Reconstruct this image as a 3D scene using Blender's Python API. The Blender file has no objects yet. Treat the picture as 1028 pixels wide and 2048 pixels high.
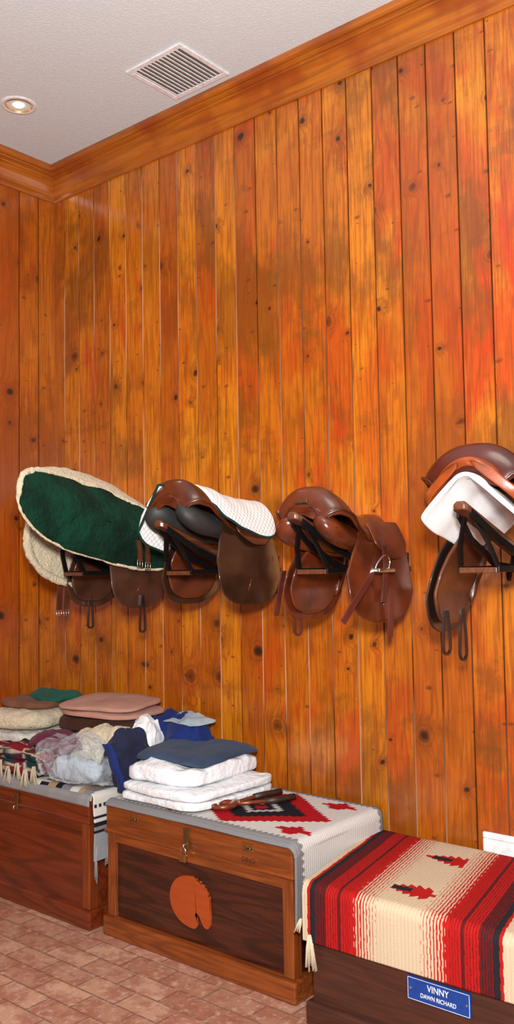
import bpy, math, random, bmesh
from mathutils import Vector, Matrix, noise
random.seed(4)
SC=bpy.context.scene
COL=SC.collection
PI=math.pi
# ------------------------------------------------------------------ nodes
class NT:
    def __init__(s,name):
        s.m=bpy.data.materials.new(name); s.m.use_nodes=True
        s.t=s.m.node_tree; s.b=s.t.nodes['Principled BSDF']
    def new(s,typ,**k):
        n=s.t.nodes.new(typ)
        for a,v in k.items(): setattr(n,a,v)
        return n
    def put(s,sock,v):
        if isinstance(v,bpy.types.NodeSocket): s.t.links.new(v,sock)
        elif isinstance(v,(tuple,list)) and len(v)==3 and sock.type=='RGBA': sock.default_value=(*v,1)
        else: sock.default_value=v
    def P(s,**k):
        for a,v in k.items(): s.put(s.b.inputs[a.replace('_',' ')],v)
    def obj(s): return s.new('ShaderNodeTexCoord').outputs['Object']
    def math(s,op,a,b=None,c=None,clamp=False):
        n=s.new('ShaderNodeMath',operation=op,use_clamp=clamp)
        for i,v in enumerate((a,b,c)):
            if v is not None: s.put(n.inputs[i],v)
        return n.outputs[0]
    def mul(s,a,b): return s.math('MULTIPLY',a,b)
    def add(s,a,b): return s.math('ADD',a,b)
    def mix(s,f,a,b,blend='MIX'):
        n=s.new('ShaderNodeMix',data_type='RGBA',blend_type=blend)
        s.put(n.inputs[0],f); s.put(n.inputs[6],a); s.put(n.inputs[7],b)
        return n.outputs[2]
    def rng(s,v,a,b,c=0.0,d=1.0):
        n=s.new('ShaderNodeMapRange',interpolation_type='SMOOTHSTEP')
        for i,q in enumerate((v,a,b,c,d)): s.put(n.inputs[i],q)
        return n.outputs[0]
    def sep(s,v):
        n=s.new('ShaderNodeSeparateXYZ'); s.put(n.inputs[0],v); return n.outputs
    def comb(s,x,y,z):
        n=s.new('ShaderNodeCombineXYZ')
        for i,q in enumerate((x,y,z)): s.put(n.inputs[i],q)
        return n.outputs[0]
    def noise(s,v,scale,detail=3,rough=.5,dist=0.0):
        n=s.new('ShaderNodeTexNoise'); s.put(n.inputs['Vector'],v)
        n.inputs['Scale'].default_value=scale; n.inputs['Detail'].default_value=detail
        n.inputs['Roughness'].default_value=rough; n.inputs['Distortion'].default_value=dist
        return n.outputs[0]
    def bump(s,h,strength,dist=.01):
        n=s.new('ShaderNodeBump'); s.put(n.inputs['Height'],h)
        n.inputs['Strength'].default_value=strength; n.inputs['Distance'].default_value=dist
        s.put(s.b.inputs['Normal'],n.outputs[0])

PW=.1224
def plank_mat(name,axis,off,deep=0.0):
    n=NT(name); x,y,z=n.sep(n.obj())[:3]; h=(x,y)[axis]
    q=n.math('DIVIDE',n.math('SUBTRACT',h,off),PW); p=n.math('FLOOR',q)
    wn=n.new('ShaderNodeTexWhiteNoise',noise_dimensions='1D'); n.put(wn.inputs['W'],p)
    r=wn.outputs['Value']; rc=n.sep(wn.outputs['Color'])
    zz=n.add(z,n.mul(r,17.0))
    wob=n.noise(n.comb(h,zz,p),16,3)
    def knots(sc,keepv,a,b,ph,stretch):
        kv=n.comb(n.add(n.add(h,n.mul(p,ph)),n.mul(wob,.03)),n.add(n.mul(zz,stretch),n.mul(wob,.03)),0.0)
        vo=n.new('ShaderNodeTexVoronoi',voronoi_dimensions='2D'); n.put(vo.inputs['Vector'],kv); vo.inputs['Scale'].default_value=sc
        vc=n.sep(vo.outputs['Color']); keep=n.math('GREATER_THAN',vc[0],keepv)
        kd=n.mul(vo.outputs['Distance'],n.add(a,n.mul(vc[1],b)))
        return kd,keep,vc
    kd,keep,vc=knots(4.0,.42,.52,1.9,.31,1.1)
    core=n.mul(n.rng(kd,.032,.070,1.0,0.0),n.mul(keep,n.rng(vc[2],0.0,.8,.6,1.0)))
    ring=n.mul(n.math('SINE',n.mul(kd,130.0)),n.mul(n.rng(kd,.05,.17,1.0,0.0),keep))
    halo=n.mul(n.rng(kd,.04,.30,1.0,0.0),keep)
    k2,keep2,vc2=knots(6.5,.70,.9,2.0,.47,1.9)
    smear=n.mul(n.rng(k2,.03,.16,1.0,0.0),keep2)
    gx=n.add(h,n.add(n.mul(halo,.024),n.mul(smear,.008)))
    g1=n.noise(n.comb(gx,n.mul(zz,.035),n.mul(p,1.3)),110,5,.65)
    g3=n.noise(n.comb(gx,n.mul(zz,.02),n.mul(p,2.3)),330,3,.6)
    rg=n.noise(n.comb(n.mul(gx,7.0),n.mul(zz,.55),n.mul(p,5.1)),1.0,3)
    g2=n.math('SINE',n.mul(n.add(rg,n.mul(halo,.07)),75.0))
    g2=n.rng(g2,.2,1.0)
    gj=n.mul(n.math('SUBTRACT',g1,.5),.10)
    def st(v): return n.add(v,gj)
    b1=st(n.noise(n.comb(n.add(h,n.mul(rc[0],.8)),n.mul(z,.55),3.3),2.6,6,.65))
    b2=st(n.noise(n.comb(n.add(h,n.mul(rc[1],.55)),n.mul(z,.65),9.1),2.1,7,.68))
    b3=st(n.noise(n.comb(n.add(h,n.mul(rc[2],.8)),n.mul(z,.45),15.7),3.0,5,.6))
    b5=st(n.noise(n.comb(n.add(h,n.mul(rc[2],.6)),n.mul(z,.40),33.0),3.4,6,.65))
    b6=st(n.noise(n.comb(n.add(h,n.mul(rc[0],.5)),n.mul(z,1.5),41.0),4.5,7,.68))
    c=n.mix(r,(.42,.098,.003),(.62,.190,.006))
    c=n.mix(n.mul(n.rng(b3,.52,.68),.68),c,(.70,.25,.010))
    c=n.mix(n.mul(n.rng(b1,.47,.61),.80),c,(.43,.052,.003))
    c=n.mix(n.mul(n.rng(b5,.57,.69),.72),c,(.48,.026,.003))
    c=n.mix(n.mul(n.rng(b2,.48,.61),.70),c,(.16,.055,.004))
    c=n.mix(n.mul(n.rng(b6,.55,.67),.45),c,(.12,.045,.005))
    c=n.mix(n.mul(n.rng(rc[1],.55,.9),.45),c,(.32,.056,.003))
    c=n.mix(n.mul(n.rng(rc[0],.65,1.0),.34),c,(.68,.24,.009))
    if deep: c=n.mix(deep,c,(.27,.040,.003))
    c=n.mix(n.mul(g2,.38),c,(.21,.040,.003))
    c=n.mix(n.mul(n.rng(g1,.44,.64),.52),c,(.19,.036,.003))
    c=n.mix(n.mul(n.rng(g3,.52,.68),.38),c,(.13,.025,.003))
    c=n.mix(n.mul(halo,.38),c,(.20,.038,.003))
    c=n.mix(n.mul(smear,.70),c,(.08,.020,.004))
    c=n.mix(n.math('MAXIMUM',n.mul(ring,.55),0.0),c,(.06,.016,.004))
    c=n.mix(n.mul(core,.95),c,(.020,.006,.003))
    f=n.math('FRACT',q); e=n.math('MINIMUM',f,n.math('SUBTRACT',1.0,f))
    c=n.mix(n.rng(e,.014,.032,.82,0.0),c,(.030,.009,.003))
    pal=n.mul(n.rng(n.noise(n.comb(n.mul(p,.37),n.mul(z,.55),7.7),2.2,2),.42,.56),n.math('GREATER_THAN',f,.976))  # light glinting on groove edges, painted into the colour as patchy pale lines
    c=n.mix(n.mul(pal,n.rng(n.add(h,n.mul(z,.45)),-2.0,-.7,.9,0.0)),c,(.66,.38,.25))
    n.P(Base_Color=c,Roughness=n.add(.24,n.mul(g1,.2)),Coat_Weight=.4,Coat_Roughness=.18)
    n.bump(n.add(n.mul(g1,.4),n.mul(core,.6)),.16,.004)
    return n.m
def wood(name,ca,cb,axis=0,scale=1.0,rough=.38,coat=.3,blot=None,rings=.35):
    n=NT(name); s=n.sep(n.obj()); a=[n.mul(s[i],(.05 if i==axis else 1.0)) for i in range(3)]
    g=n.noise(n.comb(*a),95*scale,4,.6,.3)
    b=[n.mul(s[i],(.5 if i==axis else 5.0)) for i in range(3)]
    rg=n.rng(n.math('SINE',n.mul(n.noise(n.comb(*b),1.2*scale,2),70.0)),0.0,1.0)
    c=n.mix(n.rng(g,.3,.7),ca,cb)
    c=n.mix(n.mul(rg,rings),c,tuple(v*.45 for v in cb))
    if blot: c=n.mix(n.mul(n.rng(n.noise(n.obj(),4,3),.48,.68),.7),c,blot)
    n.P(Base_Color=c,Roughness=rough,Coat_Weight=coat,Coat_Roughness=.2); n.bump(g,.15,.003)
    return n.m
def leather(name,c,rough=.36,worn=None,coat=.3):
    n=NT(name); o=n.obj(); v=n.noise(o,9,4)
    k=n.mix(n.rng(v,.35,.7),c,tuple(x*.45 for x in c))
    if worn:                                  # rubbed pale towards the front edge of the flap
        s=n.sep(o); k=n.mix(n.mul(n.rng(n.add(s[1],n.mul(n.noise(o,10,3),.10)),.10,.22),.85),k,worn)
    n.P(Base_Color=k,Roughness=n.add(rough-.08,n.mul(v,.2)),Coat_Weight=coat,Coat_Roughness=.15)
    n.bump(n.noise(o,320,2),.12,.002); return n.m
def fabric(name,c,scale=380,bump=.35,rough=.95,var=.35,dist=.003,sheen=.05):
    n=NT(name); o=n.obj(); w=n.noise(o,scale,3,.6); b=n.noise(o,7,4)
    k=n.mix(n.rng(b,.3,.75),c,tuple(x*(1-var) for x in c)); k=n.mix(n.mul(n.rng(w,.4,.8),.4),k,tuple(x*.55 for x in c))
    n.P(Base_Color=k,Roughness=rough,Sheen_Weight=sheen,Specular_IOR_Level=.2); n.bump(n.add(w,n.mul(b,.6)),bump,dist); return n.m
def fleece(name,c):
    n=NT(name); o=n.obj(); w=n.noise(o,120,4,.7); b=n.noise(o,30,3)
    k=n.mix(n.rng(w,.35,.65),tuple(x*.72 for x in c),c); k=n.mix(n.mul(n.rng(b,.5,.7),.35),k,tuple(x*.7 for x in c))
    n.P(Base_Color=k,Roughness=1.0,Sheen_Weight=.3); n.bump(n.add(w,n.mul(b,1.5)),.9,.012); return n.m
def vfabric(name,weave=420,ax=0):
    n=NT(name); a=n.new('ShaderNodeAttribute',attribute_name='Col'); o=n.obj(); s=n.sep(o)
    w=n.noise(o,weave,3,.6); rib=n.math('SINE',n.mul(s[ax],520.0))
    k=n.mix(n.mul(n.rng(w,.4,.8),.35),a.outputs['Color'],n.mix(.6,a.outputs['Color'],(.0,.0,.0)))
    n.P(Base_Color=k,Roughness=.97,Specular_IOR_Level=.1); n.bump(n.add(w,n.mul(rib,.25)),.5,.003); return n.m
def plain(name,c,rough=.5,metal=0.0,**k):
    n=NT(name); v=n.noise(n.obj(),40,3)
    n.P(Base_Color=n.mix(n.rng(v,.3,.8),c,tuple(x*.78 for x in c)),Roughness=rough,Metallic=metal,**k); return n.m

M={}
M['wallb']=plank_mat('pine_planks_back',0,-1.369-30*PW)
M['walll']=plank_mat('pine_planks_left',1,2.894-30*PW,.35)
M['crx']=wood('crown_x',(.44,.130,.012),(.32,.080,.008),0,.6,.3,.4,(.24,.035,.006))
M['cry']=wood('crown_y',(.44,.130,.012),(.32,.080,.008),1,.6,.3,.4,(.24,.035,.006))
M['oak']=wood('oak_light',(.27,.066,.011),(.15,.032,.006),0,1,.32,.4)
M['oakz']=wood('oak_light_upright',(.27,.066,.011),(.15,.032,.006),2,1,.32,.4)
M['redw']=wood('red_brown_wood',(.18,.030,.008),(.12,.019,.005),0,.8,.3,.45,None,.5)
M['redz']=wood('red_brown_upright',(.25,.052,.009),(.16,.028,.006),2,.8,.32,.4)
M['dark']=wood('dark_walnut_panel',(.075,.015,.006),(.026,.006,.003),0,1,.3,.45,None,.65)
M['dkw']=wood('dark_worn_trunk',(.075,.021,.010),(.044,.012,.007),0,1,.5,.15)
M['emb']=wood('emblem_orange',(.38,.062,.010),(.33,.052,.009),0,.5,.42,.15,None,.05)
M['rackw']=wood('rack_wood',(.13,.04,.014),(.08,.022,.008),1,1,.4,.2)
M['iron']=plain('black_iron',(.010,.009,.009),.42,.6)
M['brass']=plain('brass',(.60,.42,.18),.28,1.0)
M['steel']=plain('steel',(.78,.75,.70),.22,1.0)
M['oldbrass']=plain('old_brass',(.24,.15,.07),.42,.9)
M['white']=plain('white_paint',(.82,.84,.86),.45)
M['slot']=plain('dark_duct',(.14,.14,.14),.8)
M['blue']=plain('blue_plastic',(.004,.050,.28),.35)
M['letter']=plain('white_lettering',(.9,.9,.9),.5)
M['stamp']=plain('dark_stamp',(.06,.016,.006),.6)
M['l3']=leather('chestnut_leather',(.120,.023,.007),.24)
M['l3d']=leather('chestnut_dark',(.060,.013,.005),.28)
M['l3s']=leather('strap_leather',(.10,.018,.011),.42)
M['l2']=leather('brown_leather',(.110,.023,.007),.24)
M['l2f']=leather('dark_flap_leather',(.034,.014,.007),.22,(.26,.13,.055))
M['l2p']=leather('grey_panel',(.026,.025,.024),.6,None,0)
M['l4s']=leather('burgundy_leather',(.075,.012,.007),.22)
M['l4t']=leather('tan_leather',(.30,.055,.009),.3)
M['l4f']=leather('black_brown_leather',(.020,.009,.006),.4)
M['l4b']=leather('mid_brown_leather',(.10,.026,.010),.36)
M['l1']=leather('dark_brown_leather',(.060,.022,.012),.36)
M['strapdk']=leather('dark_strap',(.026,.011,.008),.4)
M['green']=fabric('green_plush',(.0015,.034,.017),45,1.0,.95,.75,.014,.0)
M['cream']=fleece('cream_fleece',(.80,.68,.46))
M['fwhite']=fleece('white_fleece',(.82,.77,.69))
M['trimg']=fabric('dark_green_trim',(.004,.035,.028))
M['wpad']=fabric('white_pad',(.82,.83,.85),300,.3,.9,.10)
M['pink']=fabric('pink_felt',(.48,.25,.19),300,.3,.95,.2)
M['brown']=fabric('brown_felt',(.075,.025,.014),300,.4,.95,.4)
M['tanb']=fabric('tan_brown_cloth',(.22,.085,.045),300,.4,.95,.3)
M['teal']=fabric('teal_cloth',(.010,.11,.075),300,.4,.95,.3)
M['maroon']=fabric('maroon_cloth',(.15,.016,.050),300,.4,.95,.3)
M['navy']=fabric('navy_cloth',(.016,.020,.055),300,.4,.9,.5)
M['royal']=fabric('royal_cloth',(.010,.026,.15),300,.4,.9,.5)
M['denim']=fabric('slate_blue_cloth',(.040,.066,.130),260,.4,.95,.35)
M['pale']=fabric('pale_blue_cloth',(.42,.52,.60),300,.4,.95,.3)
M['grey']=fabric('heather_grey',(.30,.30,.305),450,.6,.98,.3)
M['vf']=vfabric('woven_pattern',420,0)
M['vfy']=vfabric('woven_pattern_y',420,1)
M['fringe']=fabric('fringe_cord',(.66,.56,.40),300,.4,.95,.3)
M['rust']=plain('rusty_steel',(.28,.07,.035),.38,.7)
M['dgrip']=plain('dark_grip',(.03,.012,.008),.5)
def quilt(name,c,k,amp=1.0):
    n=NT(name); s=n.sep(n.obj()); u=n.add(s[1],s[2]); v=n.math('SUBTRACT',s[1],s[2])
    q=n.mul(n.math('ABSOLUTE',n.math('SINE',n.mul(u,k))),n.math('ABSOLUTE',n.math('SINE',n.mul(v,k))))
    q=n.math('POWER',q,.4)
    n.P(Base_Color=n.mix(q,tuple(x*.80 for x in c),c),Roughness=.9); n.bump(q,.5*amp,.005); return n.m
M['quilt']=quilt('white_quilting',(.84,.83,.83),130)
n=NT('white_puffy_quilt'); o=n.obj(); b=n.noise(o,14,5,.55); e=n.noise(o,38,4)
n.P(Base_Color=n.mix(n.rng(b,.3,.7),(.70,.725,.76),(.75,.775,.81)),Roughness=.85); n.bump(n.add(n.mul(b,1.8),n.mul(e,.7)),.7,.012); M['wq']=n.m
n=NT('plastic_film'); n.P(Base_Color=(.80,.90,1.0),Roughness=.08,Alpha=.24,Specular_IOR_Level=1.0,Coat_Weight=1.0,Coat_Roughness=.05)
n.bump(n.noise(n.obj(),16,4,.6,1.4),.9,.03); M['bag']=n.m
n=NT('knockdown_ceiling'); o=n.obj(); w=n.noise(o,120,4,.6,.6)
n.P(Base_Color=n.mix(n.rng(w,.4,.65),(.65,.74,.795),(.70,.79,.845)),Roughness=.85); n.bump(n.rng(w,.42,.6),.35,.003); M['ceil']=n.m
n=NT('brick_tile_floor'); o=n.obj(); br=n.new('ShaderNodeTexBrick'); n.put(br.inputs['Vector'],o)
br.inputs['Scale'].default_value=1; br.inputs['Brick Width'].default_value=.205; br.inputs['Row Height'].default_value=.1025
br.inputs['Mortar Size'].default_value=.0045; br.inputs['Mortar Smooth'].default_value=.3; br.offset=.5
n.put(br.inputs['Color1'],(.36,.155,.095)); n.put(br.inputs['Color2'],(.56,.32,.22)); n.put(br.inputs['Mortar'],(.23,.13,.095))
m1=n.noise(o,11,6,.7); m2=n.noise(o,38,5,.65)
c=n.mix(n.mul(n.rng(m1,.42,.60),.65),br.outputs['Color'],(.28,.085,.048)); c=n.mix(n.mul(n.rng(m2,.5,.68),.55),c,(.64,.44,.33))
n.P(Base_Color=c,Roughness=n.add(.42,n.mul(m1,.3))); n.bump(n.add(n.mul(br.outputs['Fac'],-1.0),n.mul(m1,.4)),.5,.005); M['floor']=n.m
n=NT('lamp_glow'); n.P(Base_Color=(1,.85,.6),Emission_Color=(1,.70,.34),Emission_Strength=9.0); M['glow']=n.m
M['refl']=plain('lamp_reflector',(.90,.66,.34),.35,.8)

# ------------------------------------------------------------------ geometry
class MB:
    def __init__(s): s.v=[]; s.f=[]
    def add(s,V,F):
        o=len(s.v); s.v+= [tuple(p) for p in V]; s.f+= [tuple(i+o for i in f) for f in F]; return s
    def box(s,x0,x1,y0,y1,z0,z1):
        V=[(x,y,z) for z in (z0,z1) for y in (y0,y1) for x in (x0,x1)]
        return s.add(V,[(0,2,3,1),(4,5,7,6),(0,1,5,4),(2,6,7,3),(0,4,6,2),(1,3,7,5)])
    def tube(s,pts,r,seg=8,closed=False,fuzz=0):
        pts=[Vector(p) for p in pts]; n=len(pts); V=[]; F=[]; N=None
        for i,p in enumerate(pts):
            a=pts[(i-1)%n] if (closed or i>0) else p; b=pts[(i+1)%n] if (closed or i<n-1) else p
            t=(b-a).normalized()
            if N is None: N=t.orthogonal().normalized()
            N=(N-t*N.dot(t)); N=N.normalized() if N.length>1e-6 else t.orthogonal().normalized()
            B=t.cross(N); rr=r(i/(n-1)) if callable(r) else r
            for k in range(seg):
                an=2*PI*k/seg; d=N*math.cos(an)+B*math.sin(an); w=rr
                if fuzz: w+=fuzz*noise.noise((p+d*rr)*55)
                V.append(p+d*w)
        for i in range(n if closed else n-1):
            j=(i+1)%n
            for k in range(seg):
                l=(k+1)%seg; F.append((i*seg+k,i*seg+l,j*seg+l,j*seg+k))
        if not closed: F.append(tuple(range(seg))[::-1]); F.append(tuple((n-1)*seg+k for k in range(seg)))
        return s.add(V,F)
    def ribbon(s,pts,side,w,t):
        pts=[Vector(p) for p in pts]; S=Vector(side).normalized(); V=[];F=[]; n=len(pts)
        for i,p in enumerate(pts):
            T=(pts[min(i+1,n-1)]-pts[max(i-1,0)]).normalized(); N=T.cross(S).normalized()
            for a,b in ((-1,-1),(1,-1),(1,1),(-1,1)): V.append(p+S*a*w/2+N*b*t/2)
        for i in range(n-1):
            for k in range(4): l=(k+1)%4; F.append((i*4+k,i*4+l,i*4+4+l,i*4+4+k))
        F.append((3,2,1,0)); F.append(tuple((n-1)*4+k for k in range(4)))
        return s.add(V,F)
    def lathe(s,prof,seg=32,c=(0,0,0)):
        V=[];F=[]; m=len(prof)
        for k in range(seg):
            a=2*PI*k/seg
            for r,z in prof: V.append((c[0]+r*math.cos(a),c[1]+r*math.sin(a),c[2]+z))
        for k in range(seg):
            l=(k+1)%seg
            for i in range(m-1): F.append((k*m+i,l*m+i,l*m+i+1,k*m+i+1))
        return s.add(V,F)
    def grid(s,fn,nu,nv):
        V=[fn(i/(nu-1),j/(nv-1)) for j in range(nv) for i in range(nu)]
        return s.add(V,[(j*nu+i,j*nu+i+1,(j+1)*nu+i+1,(j+1)*nu+i) for j in range(nv-1) for i in range(nu-1)])
    def build(s,name,mat,parent=None,loc=(0,0,0),smooth=False,bev=0,sub=0,sol=0,rz=0,off=0,col=None):
        me=bpy.data.meshes.new(name); me.from_pydata(s.v,[],s.f); me.validate(); me.update()
        bm=bmesh.new(); bm.from_mesh(me); bmesh.ops.recalc_face_normals(bm,faces=bm.faces); bm.to_mesh(me); bm.free()
        if smooth: me.polygons.foreach_set('use_smooth',[True]*len(me.polygons))
        if col:
            at=me.color_attributes.new('Col','FLOAT_COLOR','POINT')
            for i,c in enumerate(col): at.data[i].color=(*c,1)
        o=bpy.data.objects.new(name,me); COL.objects.link(o); me.materials.append(mat)
        o.parent=parent; o.location=loc; o.rotation_euler=(0,0,rz)
        if bev:
            m=o.modifiers.new('b','BEVEL'); m.width=bev; m.segments=2; m.limit_method='ANGLE'
        if sol:
            m=o.modifiers.new('s','SOLIDIFY'); m.thickness=sol; m.offset=off
        if sub:
            m=o.modifiers.new('u','SUBSURF'); m.levels=sub; m.render_levels=sub
        return o
def tag(o,label,cat,group=None):
    o['label']=label; o['category']=cat
    if group: o['group']=group
    return o
def thing(name,label,cat,loc,group=None,rz=0):
    o=bpy.data.objects.new(name,None); COL.objects.link(o); o.location=loc; o.rotation_euler=(0,0,rz); o.empty_display_size=.1
    return tag(o,label,cat,group)
def struct(o): o['kind']='structure'; return o
def sp(c,e): return math.copysign(abs(c)**e,c)
def itp(T,x):
    if x<=T[0][0]: return T[0][1]
    for (a,p),(b,q) in zip(T,T[1:]):
        if x<=b:
            k=(x-a)/(b-a); k=k*k*(3-2*k)*.5+k*.5; return p+(q-p)*k
    return T[-1][1]
def text_mesh(name,body,size,mat,parent,loc,rot,ext=.0015,sx=1.0):
    cu=bpy.data.curves.new(name,'FONT'); cu.body=body; cu.size=size; cu.align_x='CENTER'; cu.align_y='CENTER'; cu.extrude=ext
    to=bpy.data.objects.new(name+'_c',cu); COL.objects.link(to)
    dg=bpy.context.evaluated_depsgraph_get(); me=bpy.data.meshes.new_from_object(to.evaluated_get(dg))
    bpy.data.objects.remove(to); me.materials.clear(); me.materials.append(mat)
    for v in me.vertices: v.co.x*=sx
    o=bpy.data.objects.new(name,me); COL.objects.link(o); o.parent=parent; o.location=loc; o.rotation_euler=rot; return o

# ------------------------------------------------------------------ room
CAMZ=1.455; SZ=CAMZ-1.5          # saddle heights were measured from a 1.5 m eye level
XL,YW,CZ=-3.9,3.0,3.61
def wall(bounds,lo,hi,fn):
    pr=[(lo,0)]; g=.0036
    for b in sorted(bounds):
        if lo+.01<b<hi-.01: pr+=[(b-g,0),(b-g*.35,.007),(b+g*.35,.007),(b+g,0)]
    pr+=[(hi,0),(hi,.06),(lo,.06)]
    mb=MB(); n=len(pr)
    V=[fn(a,d,0) for a,d in pr]+[fn(a,d,CZ) for a,d in pr]
    mb.add(V,[(i,(i+1)%n,n+(i+1)%n,n+i) for i in range(n)])
    return mb
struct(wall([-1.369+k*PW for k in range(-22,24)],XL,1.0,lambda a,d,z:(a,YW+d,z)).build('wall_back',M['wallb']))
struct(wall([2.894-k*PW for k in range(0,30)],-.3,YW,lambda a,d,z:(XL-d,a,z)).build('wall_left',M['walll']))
struct(MB().box(XL-.06,2.0,-2.0,YW+.06,-.06,0).build('floor',M['floor']))
struct(MB().box(XL-.06,2.0,-2.0,YW+.06,CZ,CZ+.06).build('ceiling',M['ceil']))
CP=[(0,3.465),(.010,3.465),(.013,3.472),(.013,3.480),(.020,3.486),(.026,3.50),(.040,3.522),(.058,3.538),(.064,3.541),(.060,3.546),(.062,3.550),(.074,3.552),(.080,3.555),(.076,3.560),(.078,3.563),(.090,3.565),(.098,3.570),(.100,3.575),(.100,3.59),(0,3.59)]
CP=[(d,CZ-(3.59-z)*1.28) for d,z in CP]
def crown(fa,fb):
    n=len(CP); V=[fa(d,z) for d,z in CP]+[fb(d,z) for d,z in CP]
    return MB().add(V,[(i,(i+1)%n,n+(i+1)%n,n+i) for i in range(n)]+[tuple(range(n)),tuple(range(2*n-1,n-1,-1))])
struct(crown(lambda d,z:(XL+d,YW-d,z),lambda d,z:(1.0,YW-d,z)).build('trim_1',M['crx']))
struct(crown(lambda d,z:(XL+d,-.3,z),lambda d,z:(XL+d,YW-d,z)).build('trim_2',M['cry']))

# ceiling vent
t=thing('ceiling_vent','white metal louvred air vent set in the ceiling','vent',(-2.66,2.71,CZ))
mb=MB(); a,b,w=.165,.155,.026
for q in ((-a,a,-b,-b+w),(-a,a,b-w,b),(-a,-a+w,-b+w,b-w),(a-w,a,-b+w,b-w)): mb.box(*q,-.008,0)
mb.build('frame',M['white'],t,bev=.003)
MB().box(-a+w,a-w,-b+w,b-w,-.002,-.0005).build('backing',M['slot'],t)
for k in range(12):
    x=-a+w+.010+k*(2*(a-w)-.016)/11.6
    MB().add([(x-.007,-b+w,-.004),(x-.007,b-w,-.004),(x+.007,b-w,-.010),(x+.007,-b+w,-.010)],[(0,1,2,3)]).build('slat',M['white'],t,sol=.003)
# downlight
t=thing('recessed_light','round lit recessed ceiling light with white trim ring','light',(-3.41,2.42,CZ))
MB().lathe([(.060,-.001),(.062,-.006),(.078,-.006),(.084,-.0005)],40).build('trim_ring',M['white'],t,smooth=True)
MB().lathe([(.060,-.003),(.045,.018),(.030,.035),(.0,.04)],40,(0,0,-.005)).build('reflector',M['refl'],t,smooth=True)
MB().lathe([(0,-.009),(.018,-.007),(.031,.004),(.034,.016),(.03,.03)],32).build('bulb',M['glow'],t,smooth=True)
# wall plate
t=thing('wall_plate','white framed panel low on plank wall behind the striped blanket','wall plate',(-1.29,YW,.39))
mb=MB(); a,b,w=.175,.112,.022
for q in ((-a,a,-b,-b+w),(-a,a,b-w,b),(-a,-a+w,-b+w,b-w),(a-w,a,-b+w,b-w)): mb.box(q[0],q[1],-.014,0,q[2],q[3])
mb.build('frame',M['white'],t,bev=.004)
MB().box(-a+w,a-w,-.007,-.001,-b+w,b-w).build('panel',M['white'],t)

# ------------------------------------------------------------------ racks
def rack(x,label):
    t=thing('saddle_rack',label,'saddle rack',(x,YW,1.5+SZ),'saddle racks on the plank wall')
    def R(y): return .165-.345*(y+.67)
    MB().box(-.05,.05,-.012,0,-.12,.04).build('wall_plate',M['iron'],t,bev=.003)
    mb=MB(); V=[]
    for y in (-.67,-.66,-.60,-.3,-.012):
        k=.6 if y==-.67 else 1
        z=R(y)
        V+=[(-.024*k,y,z-.014),(.024*k,y,z-.014),(.024*k,y,z+.004*k),(.012*k,y,z+.014*k),(-.012*k,y,z+.014*k),(-.024*k,y,z+.004*k)]
    F=[(i*6+k,i*6+(k+1)%6,i*6+6+(k+1)%6,i*6+6+k) for i in range(4) for k in range(6)]+[(0,1,2,3,4,5),(29,28,27,26,25,24)]
    mb.add(V,F).build('ridge_bar',M['rackw'],t,bev=.003)
    for s in (-1,1):
        MB().box(s*.06-.006,s*.06+.006,-.56,-.012,-.030,-.012).build('side_rail',M['iron'],t,bev=.002)
        for y in (-.55,-.22):
            MB().ribbon([(s*.012,y-.06,R(y-.06)-.012),(s*.045,y-.03,R(y)-.07),(s*.06,y,-.016)],(0,1,0),.020,.008).build('strut',M['iron'],t)
        MB().ribbon([(s*.02,-.64,R(-.64)-.012),(s*.045,-.5,R(-.5)-.045),(s*.06,-.3,R(-.3)-.05),(s*.05,-.012,-.04)],(0,0,1),.026,.008).build('side_brace',M['iron'],t)
    for y in (-.555,-.40,-.22):
        MB().box(-.06,.06,y-.010,y+.010,-.032,-.016).build('cross_bar',M['rackw' if y<-.5 else 'iron'],t,bev=.002)
    return t
XS=[-3.05,-2.42,-1.79,-1.185]
rack(XS[0],'iron and wood saddle rack under the green fleece cover')
rack(XS[1],'black iron saddle rack holding the saddle with the white quilted pad')
rack(XS[2],'black iron saddle rack holding the bare chestnut saddle')
rack(XS[3],'wood and iron saddle rack holding the burgundy saddle')

# ------------------------------------------------------------------ saddles
ZC=[(0,.205),(.03,.245),(.09,.27),(.17,.262),(.32,.218),(.5,.184),(.68,.172),(.82,.182),(.93,.182),(1,.155)]
HW=[(0,.085),(.03,.118),(.09,.142),(.2,.148),(.35,.132),(.5,.116),(.7,.100),(.9,.086),(1,.045)]
DR=[(0,.06),(.1,.090),(.3,.095),(.5,.105),(.7,.110),(1,.06)]
TH=[(0,.05),(.1,.055),(.3,.03),(1,.025)]
def SY(s): return -.31+.47*s
def top(s,t):
    z=itp(ZC,s)-itp(DR,s)*abs(t)**2.6
    if .05<s<.6: z-=.014*(1-t*t)*math.sin((s-.05)/.55*PI)
    return (itp(HW,s)*t,SY(s),z)
FR=[(0,(-.12,.14)),(.12,(-.15,.165)),(.3,(-.19,.185)),(.5,(-.215,.195)),(.7,(-.22,.185)),(.85,(-.20,.15)),(.94,(-.165,.105)),(.985,(-.12,.06)),(1,(-.08,.02))]
FA=[(a,b[0]) for a,b in FR]; FB=[(a,b[1]) for a,b in FR]
def flap_x(v,y): return .092+.070*min(1,v*1.5)**.75-.40*(y-.0)**2*min(1,v*2)
def flap_mesh(s,sc=1.0,inset=0.0,ztop=.135,zbot=-.19,dy=0.0):
    def f(u,v):
        y=itp(FA,v)+(itp(FB,v)-itp(FA,v))*u
        y=y*sc+dy*min(1,v*2); return (s*(flap_x(v,y)-inset),y,ztop+(zbot-ztop)*v)
    return MB().grid(f,19,25)
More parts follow.
